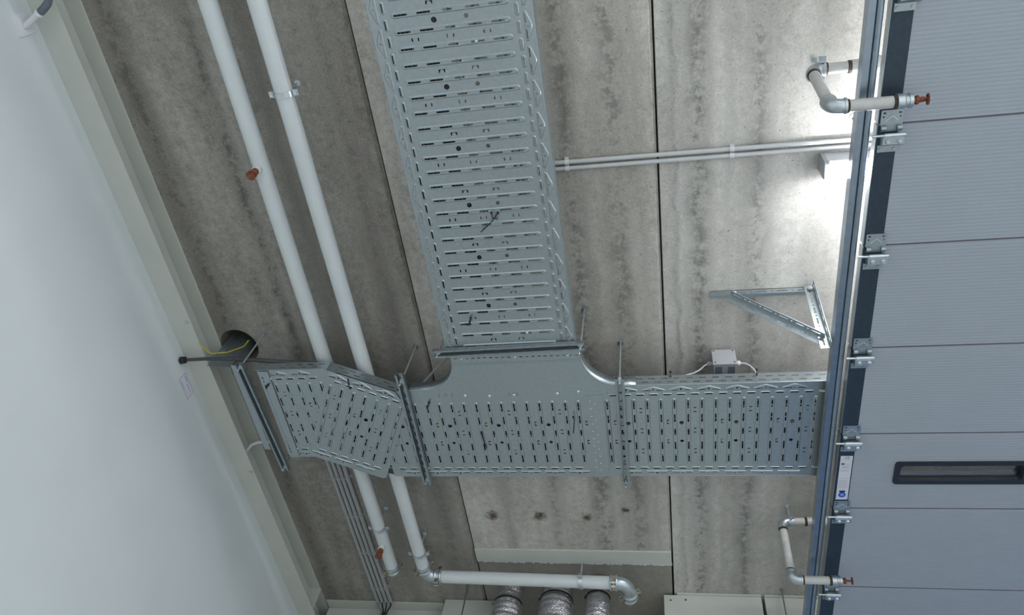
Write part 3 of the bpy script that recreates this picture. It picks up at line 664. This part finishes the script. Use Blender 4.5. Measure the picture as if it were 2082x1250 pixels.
# window in the door
fr = obj('window_frame', MB().prism([rrect(1.036, 2.578, 1.592, 2.712, .016), rrect(1.060, 2.599, 1.566, 2.691, .020)], lambda u, v, w_: (u, v, ZD + w_), -.008, .040, (0, 0, -1)), 'blackframe', door, bevel=.0015)
obj('pane', MB().prism([rrect(1.058, 2.597, 1.568, 2.693, .018)], lambda u, v, w_: (u, v, ZD + w_), .014, .018, (0, 0, -1)), 'glass', fr)
# hinges
def hinge(ys):
    c = .831
    h = obj('hinge', MB().prism([rrect(c - .036, ys - .052, c + .036, ys + .004, .004)] + [stad(c + sx * .025, ys - .042, .010, .006) for sx in (-1, 1)] + [disc(c + sx * .027, ys - .028, .003, 8) for sx in (-1, 1)], lambda u, v, w_: (u, v, w_), ZD - .006, ZD - .003, (0, 0, -1)), 'galv', door)
    obj('pressed_ridge', MB().bar((c - .021, ys - .014, ZD - .007), (c, ys - .034, ZD - .0085), .004, .004).bar((c, ys - .034, ZD - .0085), (c + .021, ys - .014, ZD - .007), .004, .004), 'zinc', h)
    obj('knuckle', MB().cyl((c - .034, ys + .010, ZD - .012), (c - .018, ys + .010, ZD - .012), .010, 12).cyl((c + .018, ys + .010, ZD - .012), (c + .034, ys + .010, ZD - .012), .010, 12).box((c - .034, ys + .002, ZD - .008), (c + .034, ys + .024, ZD - .003)), 'galvdark', h)
    obj('roller_rod', MB().cyl((.766, ys + .030, ZD - .030), (c + .044, ys + .030, ZD - .030), .0048, 12).cyl((c - .026, ys + .030, ZD - .030), (c + .042, ys + .030, ZD - .030), .0075, 12), 'zinc', h)
    b = MB(); x0, x1 = c - .030, c + .040
    pr = [(ys + .032, ZD - .030), (ys + .036, ZD - .038), (ys + .060, ZD - .040), (ys + .074, ZD - .012), (ys + .074, ZD - .003), (ys + .032, ZD - .003)]
    b.prism([pr], lambda u, v, w_: (w_, u, v), x0, x1, (-1, 0, 0)); obj('roller_carrier', b, 'galv', h, bevel=.0015)
    obj('bolt', MB().lathe([(0, .008), (.006, .008), (.009, .003), (.009, 0)], (c - .014, ys + .048, ZD - .039), (0, 0, -1), 12).lathe([(0, .008), (.006, .008), (.009, .003), (.009, 0)], (c + .024, ys + .048, ZD - .039), (0, 0, -1), 12), 'zinc', h)
    obj('lower_plate', MB().box((c - .036, ys + .074, ZD - .005), (c + .030, ys + .100, ZD - .0016)).cyl((c - .026, ys + .088, ZD - .005), (c - .026, ys + .088, ZD - .009), .006, 8).cyl((c + .020, ys + .088, ZD - .005), (c + .020, ys + .088, ZD - .009), .006, 8), 'galv', h)
    return h
h0 = hinge(seams[2])
for ys in seams[3:9]:
    dl = Vector((0, ys - seams[2], 0)); c = h0.copy(); COL.objects.link(c); c.location = h0.location + dl
    for ch in h0.children:
        k = ch.copy(); COL.objects.link(k); k.parent = c
# label on the door edge
def text(body, size, loc, m, parent, name='print', rot=(PI, 0, 0)):
    cu = bpy.data.curves.new(name, 'FONT'); cu.body = body; cu.size = size; cu.align_x = 'CENTER'; cu.align_y = 'CENTER'; cu.extrude = .0002
    o = bpy.data.objects.new(name, cu); me = bpy.data.meshes.new_from_object(o); bpy.data.objects.remove(o)
    me.transform(Matrix.Rotation(rot[2], 4, 'Z') @ Matrix.Rotation(rot[0], 4, 'X')); me.materials.append(M[m])
    o = bpy.data.objects.new(name, me); COL.objects.link(o); o.parent = parent; o.location = Vector(loc) + Vector((0, 0, EYE)) - WORLD[parent.name]; return o
lb = obj('type_label', MB().box((.800, 2.540, ZD - .0035), (.852, 2.815, ZD - .0018)), 'paper')
tag(lb, 'long white approval label with a blue disc on the dark door edge', 'label')
zl = ZD - .0038
text('CE', .016, (.829, 2.551, zl), 'ink', lb)
fp = MB()
for y, a, e in ((2.562, .812, .840), (2.590, .826, .846), (2.603, .808, .844), (2.608, .812, .842), (2.613, .808, .844), (2.627, .803, .846), (2.632, .803, .842), (2.678, .803, .848), (2.692, .804, .846), (2.698, .804, .842), (2.704, .804, .845), (2.710, .804, .838), (2.716, .804, .845), (2.724, .804, .842), (2.731, .804, .845), (2.738, .804, .840)):
    x = a
    while x < e:
        k = random.uniform(.003, .008); fp.box((x, y - .0011, zl), (min(x + k, e), y + .0011, zl + .0002)); x += k + .0012
obj('fine_print', fp, 'faint', lb)
obj('pictogram', MB().box((.806, 2.583, zl), (.820, 2.594, zl + .0002)), 'ink', lb)
obj('clip_bar', MB().box((.812, 2.757, zl - .004), (.836, 2.764, zl)), 'black', lb)
obj('round_sign', MB().cyl((.8255, 2.784, zl), (.8255, 2.784, zl - .0004), .0165, 32), 'blue', lb)
text('30', .016, (.8255, 2.784, zl - .0006), 'paper', lb)
# double track
tr = thing('door_track', (.75, 1.7, ZD), 'pair of long steel door track rails running beside the raised door', 'door track')
def rail(prof, name, m):
    b = MB(); b.prism([prof], lambda u, v, w_: (u, w_, v), -1.5, 4.3, (0, -1, 0)); return obj(name, b, m, tr)
rail([(.7185, ZD + .052), (.7185, ZD), (.7385, ZD), (.7385, ZD + .012), (.7365, ZD + .012), (.7365, ZD + .002), (.7205, ZD + .002), (.7205, ZD + .052)], 'angle_rail', 'track')
ro = [(.7455 + .0115 - .0125 * math.cos(a), ZD + .014 - .0135 * math.sin(a)) for a in [PI * i / 12 for i in range(13)]]
ri = [(.7455 + .0115 - .0105 * math.cos(a), ZD + .014 - .0115 * math.sin(a)) for a in [PI * i / 12 for i in range(12, -1, -1)]]
rail([(.7445, ZD + .05)] + ro + [(.7695, ZD + .03), (.7675, ZD + .03)] + ri + [(.7465, ZD + .05)], 'roller_rail', 'track')
rail([(.7360, ZD + .012), (.7470, ZD + .012), (.7470, ZD + .014), (.7360, ZD + .014)], 'web', 'track')
# ------------------------------------------------------------------ triangular support bracket of the track
br = thing('support_bracket', (.5, 1.9, 2.8), 'triangular slotted steel bracket hanging from the ceiling beside the door track', 'bracket')
def angle_bar(p, q, e1, e2, wd, name, m, n):
    """slotted L section from p to q, legs along unit vectors e1 and e2"""
    p = Vector(p); q = Vector(q); d = (q - p).normalized(); L = (q - p).length; b = MB()
    for e, o_ in ((Vector(e1), Vector(e2)), (Vector(e2), Vector(e1))):
        e = (e - d * e.dot(d)).normalized(); o_ = (o_ - d * o_.dot(d)).normalized(); loops = [rectp(0, 0, L, wd)]
        for i in range(n):
            c = L * (i + .5) / n; loops.append(stad(c, wd * .55, L / n * .55, .008, 0, 4)); loops.append(disc(c + L / n * .5, wd * .55, .0045, 8)) if i < n - 1 else None
        b.prism(loops, lambda u, v, w_, e=e, o_=o_: p + d * u + e * v + o_ * w_, 0, .0028, -o_)
    return obj(name, b, m, br)
angle_bar((.256, 1.868, HC - .002), (.705, 1.868, HC - .002), (0, 0, -1), (0, 1, 0), .038, 'arm', 'galv', 5)
angle_bar((.705, 1.862, HC - .004), (.712, 1.945, 2.705), (-1, 0, 0), (0, -1, 0), .040, 'leg', 'galv', 6)
angle_bar((.345, 1.862, 3.028), (.700, 1.935, 2.768), (-.25, -.91, -.34), (-.53, .42, -.73), .040, 'brace', 'galv', 6)
for c in ((.360, 1.862, 3.045), (.688, 1.858, 3.05), (.685, 1.925, 2.80)):
    obj('bolt', MB().lathe([(0, .010), (.006, .010), (.008, .008), (.008, .002), (.012, .002), (.012, 0)], c, (0, -1, -.2), 12), 'zinc', br)
# ------------------------------------------------------------------ strip lamp
lm = thing('strip_light', (1.3, 1.27, 2.98), 'white strip light on the ceiling half hidden behind the door track', 'lamp')
obj('housing', MB().box((.700, 1.232, 2.985), (2.2, 1.305, HC - .001)), 'whitep', lm, bevel=.004)
obj('end_cap', MB().box((.688, 1.231, 2.974), (.700, 1.306, HC - .001)).box((.698, 1.229, 2.972), (.708, 1.242, 2.985)), 'greyp', lm, bevel=.002)
obj('diffuser', MB().box((.702, 1.236, 2.972), (2.198, 1.302, 2.985)), 'lamp', lm, bevel=.004)
# ------------------------------------------------------------------ junction box and its cables
jb = thing('junction_box', (.31, 2.23, 2.94), 'grey square junction box on the ceiling above the right cross tray', 'junction box')
obj('body', MB().box((.262, 2.196, 2.945), (.364, 2.270, 3.055)).box((.29, 2.21, 3.055), (.336, 2.26, HC)), 'greyp', jb, bevel=.002)
obj('lid', MB().box((.258, 2.184, 2.941), (.368, 2.196, 3.057)), 'greyp', jb, bevel=.003)
for x in (.269, .357):
    for z in (2.953, 3.045): obj('lid_screw', MB().cyl((x, 2.184, z), (x, 2.182, z), .0045, 10), 'ink', jb)
obj('knockout', MB().box((.268, 2.205, 2.9445), (.300, 2.262, 2.9455)).box((.326, 2.205, 2.9445), (.358, 2.262, 2.9455)), 'hose', jb)
for sg, x in ((-1, .262), (1, .364)):
    obj('cable_gland', MB().lathe([(0, 0), (.011, 0), (.011, .012), (.013, .012), (.013, .018), (.008, .026), (0, .026)], (x, 2.225, 2.998), (sg, 0, 0), 10), 'greyp' if sg < 0 else 'whitep', jb)
cable('cable', [(.390, 2.225, 2.998), (.41, 2.225, 2.995), (.43, 2.224, 2.975), (.448, 2.222, 2.93), (.455, 2.222, 2.86)], .0035, 'whitep', 'thin white cable curving from the right of the junction box into the tray')
cable('cable', [(.237, 2.225, 2.998), (.222, 2.225, 2.985), (.200, 2.225, 2.955), (.170, 2.225, 2.93), (.12, 2.225, 2.91), (.08, 2.23, 2.87)], .0035, 'whitep', 'thin white cable running from the left of the junction box into the tray')
# ------------------------------------------------------------------ silver ducts
def duct(x, y, r0, r1, zt, label):
    t_ = thing('duct', (x, y, 2.0), label, 'duct', 'silver flexible ducts')
    prof = []; z = HC
    rnd = random.Random(int(x * 1000))
    while z > 1.2:
        k = (zt - z) / .03; r = r0 if k < -1 else r1 if k > 1 else r0 + (r1 - r0) * (k + 1) / 2
        prof.append((x, y, z, r + rnd.uniform(-.004, .004) - (.005 if abs(k) < .3 else 0))); z -= .011 if z > 2.5 else .1
    b = MB(); seg = 40; rings = []
    for px, py, pz, r in prof: rings.append([b.bm.verts.new((px + math.cos(2*PI*i/seg) * (r + rnd.uniform(-.002, .002)), py + math.sin(2*PI*i/seg) * (r + rnd.uniform(-.002, .002)), pz)) for i in range(seg)])
    for A, B_ in zip(rings, rings[1:]):
        for i in range(seg):
            f = b.bm.faces.new((A[i], A[(i+1) % seg], B_[(i+1) % seg], B_[i])); f.smooth = True
    obj('hose', b, 'foil', t_)
    rm = (r0 + r1) / 2 + .001
    obj('tie_band', MB().lathe([(rm - .002, -.0035), (rm + .003, -.0035), (rm + .003, .0035), (rm - .002, .0035)], (x, y, zt), (0, 0, 1), 40).box((x - rm - .012, y - .01, zt - .006), (x - rm + .002, y + .006, zt + .006)), 'black', t_)
    return t_
duct(-.972, 3.985, .078, .094, 2.93, 'leftmost silver foil duct below the sideways white pipe')
duct(-.668, 3.965, .092, .102, 2.955, 'middle and widest silver foil duct below the sideways white pipe')
duct(-.412, 3.940, .068, .073, 2.962, 'rightmost and narrowest silver foil duct beside the pipe elbow')
def thinrod(x, y, label):
    o = obj('threaded_rod', MB().cyl((x, y, 1.6), (x, y, HC), .0045, 10).lathe([(0, 0), (.012, 0), (.012, .003), (.008, .003), (.008, .012), (0, .012)], (x, y, HC), (0, 0, -1), 12), 'galvdark'); return tag(o, label, 'threaded rod', 'hanging threaded rods')
thinrod(-1.262, 4.01, 'thin threaded rod hanging left of the leftmost silver duct')
thinrod(.671, 3.97, 'thin threaded rod hanging at the bottom right near the door track')
# ------------------------------------------------------------------ things at the left wall
wp = thing('wall_plate', (-2.41, .34, 2.84), 'square white sealing plate with a pipe stub on the wall at the top left', 'wall plate')
obj('plate', MB().prism([rrect(.300, 2.795, .382, 2.880, .006)], lambda u, v, w_: (w_, u, v), -2.418, -2.413, (1, 0, 0)), 'whitep', wp, bevel=.0015)
obj('stub', MB().cyl((-2.414, .350, 2.848), (-2.320, .306, 2.846), .0125, 16).lathe([(.0125, 0), (.017, .004), (.017, .010), (.0125, .012)], (-2.336, .3135, 2.8463), (.094, -.044, 0), 14), 'whitep', wp)
pts = [(-2.320, .306, 2.846), (-2.300, .296, 2.846), (-2.275, .279, 2.850), (-2.258, .255, 2.852), (-2.245, .215, 2.853), (-2.235, .12, 2.85), (-2.23, -.2, 2.85)]
P = []
for a, e in zip(pts, pts[1:]):
    n = max(2, int((Vector(e) - Vector(a)).length / .004))
    P += [Vector(a).lerp(Vector(e), i / n) for i in range(n)]
tag(obj('flexible_hose', MB().tube(P, [.0155 if i % 2 else .0135 for i in range(len(P))], 12), 'hose'), 'dark grey flexible hose curving up from the white stub at the top left', 'hose')
stk = obj('wall_sticker', MB().box((-2.418, 2.095, 2.810), (-2.4172, 2.220, 2.876)), 'paper'); tag(stk, 'small white sticker with a dashed red border on the white wall', 'sticker')
b = MB(); xs = -2.4170
for i in range(16):
    y = 2.0965 + .1225 * i / 15; b.box((xs, y - .0026, 2.8105), (xs + .0002, y + .0026, 2.8125)).box((xs, y - .0026, 2.8735), (xs + .0002, y + .0026, 2.8755))
for i in range(9):
    z = 2.813 + .060 * i / 8; b.box((xs, 2.0955, z - .0024), (xs + .0002, 2.0975, z + .0024)).box((xs, 2.2175, z - .0024), (xs + .0002, 2.2195, z + .0024))
obj('dashed_border', b, 'red', stk)
b = MB()
for z, a, e in ((2.866, 2.11, 2.145), (2.861, 2.108, 2.14), (2.856, 2.155, 2.205), (2.851, 2.15, 2.205), (2.824, 2.11, 2.165), (2.820, 2.11, 2.16)): b.box((xs, a, z - .0012), (xs + .0002, e, z + .0012))
obj('fine_print', b, 'faint', stk)
bc = thing('capped_cable', (-2.2, 2.02, 2.86), 'dark cable with a black taped end sticking out over the cream beam', 'cable')
obj('sleeve', MB().tube([(-2.375, 2.017, 2.880), (-2.28, 2.017, 2.884), (-2.1, 2.022, 2.882), (-1.94, 2.034, 2.874), (-1.78, 2.048, 2.868), (-1.62, 2.06, 2.866)], [.0085, .009, .0105, .011, .011, .010], 12), 'rubber', bc)
obj('taped_end', MB().lathe([(0, 0), (.020, 0), (.021, .012), (.019, .026), (.010, .030), (0, .030)], (-2.413, 2.018, 2.8795), (1, 0, .03), 6), 'black', bc)
tag(obj('earth_wire', MB().tube([(-2.12, 2.03, 3.06), (-2.13, 2.04, 3.02), (-2.19, 2.03, 2.955), (-2.25, 2.00, 2.905), (-2.295, 1.955, 2.915), (-2.335, 1.90, 2.945), (-2.365, 1.87, 2.98)], .0032, 8), 'yg'), 'yellow and green earth wire hanging between the ceiling hole and the beam', 'wire')
# upright tray piece in the ceiling hole
rz = thing('riser_tray', (-2.2, 2.1, 3.0), 'galvanised tray piece rising into the round hole in the ceiling', 'cable tray')
b = MB(); p0 = Vector((-2.300, 2.075, 2.905)); p1_ = Vector((-2.255, 2.035, 3.27)); s0 = Vector((.13, .015, 0))
ld = (p1_ - p0); LL = ld.length; ld.normalize(); sw = s0.length; sdir = s0.normalized()
b.prism([rectp(0, 0, LL, sw)] + [stad(.20 + .03 * i, sw * .62, .014, .006, 0, 3) for i in range(5)] + [stad(.215 + .03 * i, sw * .38, .014, .006, 0, 3) for i in range(5)], lambda u, v, w_: p0 + ld * u + sdir * v + Vector((0, 1, 0)) * w_, 0, .0015, (0, -1, 0)); obj('sheet', b, 'galvdark', rz)
b = MB(); b.prism([rectp(0, 0, LL, .05)], lambda u, v, w_: p0 + ld * u + sdir * sw + Vector((-.1, 1, 0)).normalized() * v + sdir * w_, -.0015, 0, (1, 0, 0)); obj('flange', b, 'galvdark', rz)
tag(obj('conduit', MB().tube([(-2.345, 2.745, 2.955), (-2.338, 2.736, 2.985), (-2.322, 2.728, 3.020), (-2.29, 2.725, 3.036), (-2.235, 2.728, 3.045), (-2.205, 2.74, 3.052), (-2.195, 2.77, 3.062)], .010, 12), 'whitep'), 'short bent white conduit crossing the cream beam flange at the left', 'conduit')
# ------------------------------------------------------------------ little things
def tie(pts, label, r=.0022, head=True):
    b = MB().tube(pts, r, 6); p = Vector(pts[0]); b.box(p - Vector((.004, .004, .004)), p + Vector((.004, .004, .004))); tag(obj('cable_tie', b, 'black'), label, 'cable tie', 'black cable ties')
z = ZT - .006
tie([(-.617, 1.273, z), (-.642, 1.302, z - .012), (-.700, 1.352, z - .004)], 'black cable tie with a long tail in the middle of the long tray')
tie([(-.640, 1.262, z - .016), (-.640, 1.290, z - .008), (-.622, 1.300, z)], 'short black cable tie stub crossing the tie in the middle of the long tray')
tie([(-.815, 1.775, z - .008), (-.822, 1.795, z - .012), (-.828, 1.812, z - .004), (-.85, 1.812, z + .001)], 'black cable tie at the lower left of the long tray', .004)
tie([(-.405, 2.358, z - .012), (-.402, 2.375, z - .012), (-.408, 2.42, z - .008), (-.416, 2.47, z - .002)], 'black cable tie hanging at the right part of the tray below the tee')
tie([(-.875, 2.46, z - .002), (-.872, 2.50, z - .004), (-.866, 2.565, z)], 'dark cable tie tail in the middle of the tray below the tee', .003)
tie([(-1.105, 2.255, z - .006), (-1.112, 2.262, z - .006), (-1.116, 2.285, z)], 'black cable tie just below the left corner of the tee', .0035)
tie([(-1.92, 2.125, z - .006), (-1.935, 2.13, z - .006), (-1.938, 2.15, z)], 'black cable tie at the upper left corner of the left tray piece', .0035)
tie([(-1.49, 2.155, z - .006), (-1.495, 2.135, z - .004), (-1.49, 2.10, z)], 'black cable tie at the upper edge of the angled tray piece', .003)
tie([(.445, 2.176, ZT + .078), (.445, 2.182, ZT + .062), (.445, 2.186, ZT + .05)], 'black cable tie head on the side wall of the right cross tray', .003)
tie([(.06, 2.176, ZT + .078), (.06, 2.182, ZT + .066), (.06, 2.186, ZT + .055)], 'small black cable tie on the side wall nearest the tee', .003)
o = tag(obj('ceiling_anchor', MB().lathe([(.020, 0), (.020, .004), (.012, .006), (.012, .002), (0, .002)], (.808, 1.098, HC), (0, 0, -1), 20), 'whitep'), 'round white anchor rosette on the bright ceiling under the upper arm', 'anchor')
obj('anchor_bolt', MB().lathe([(0, .008), (.006, .008), (.008, .002), (0, .002)], (.808, 1.098, HC), (0, 0, -1), 8), 'rust', o)
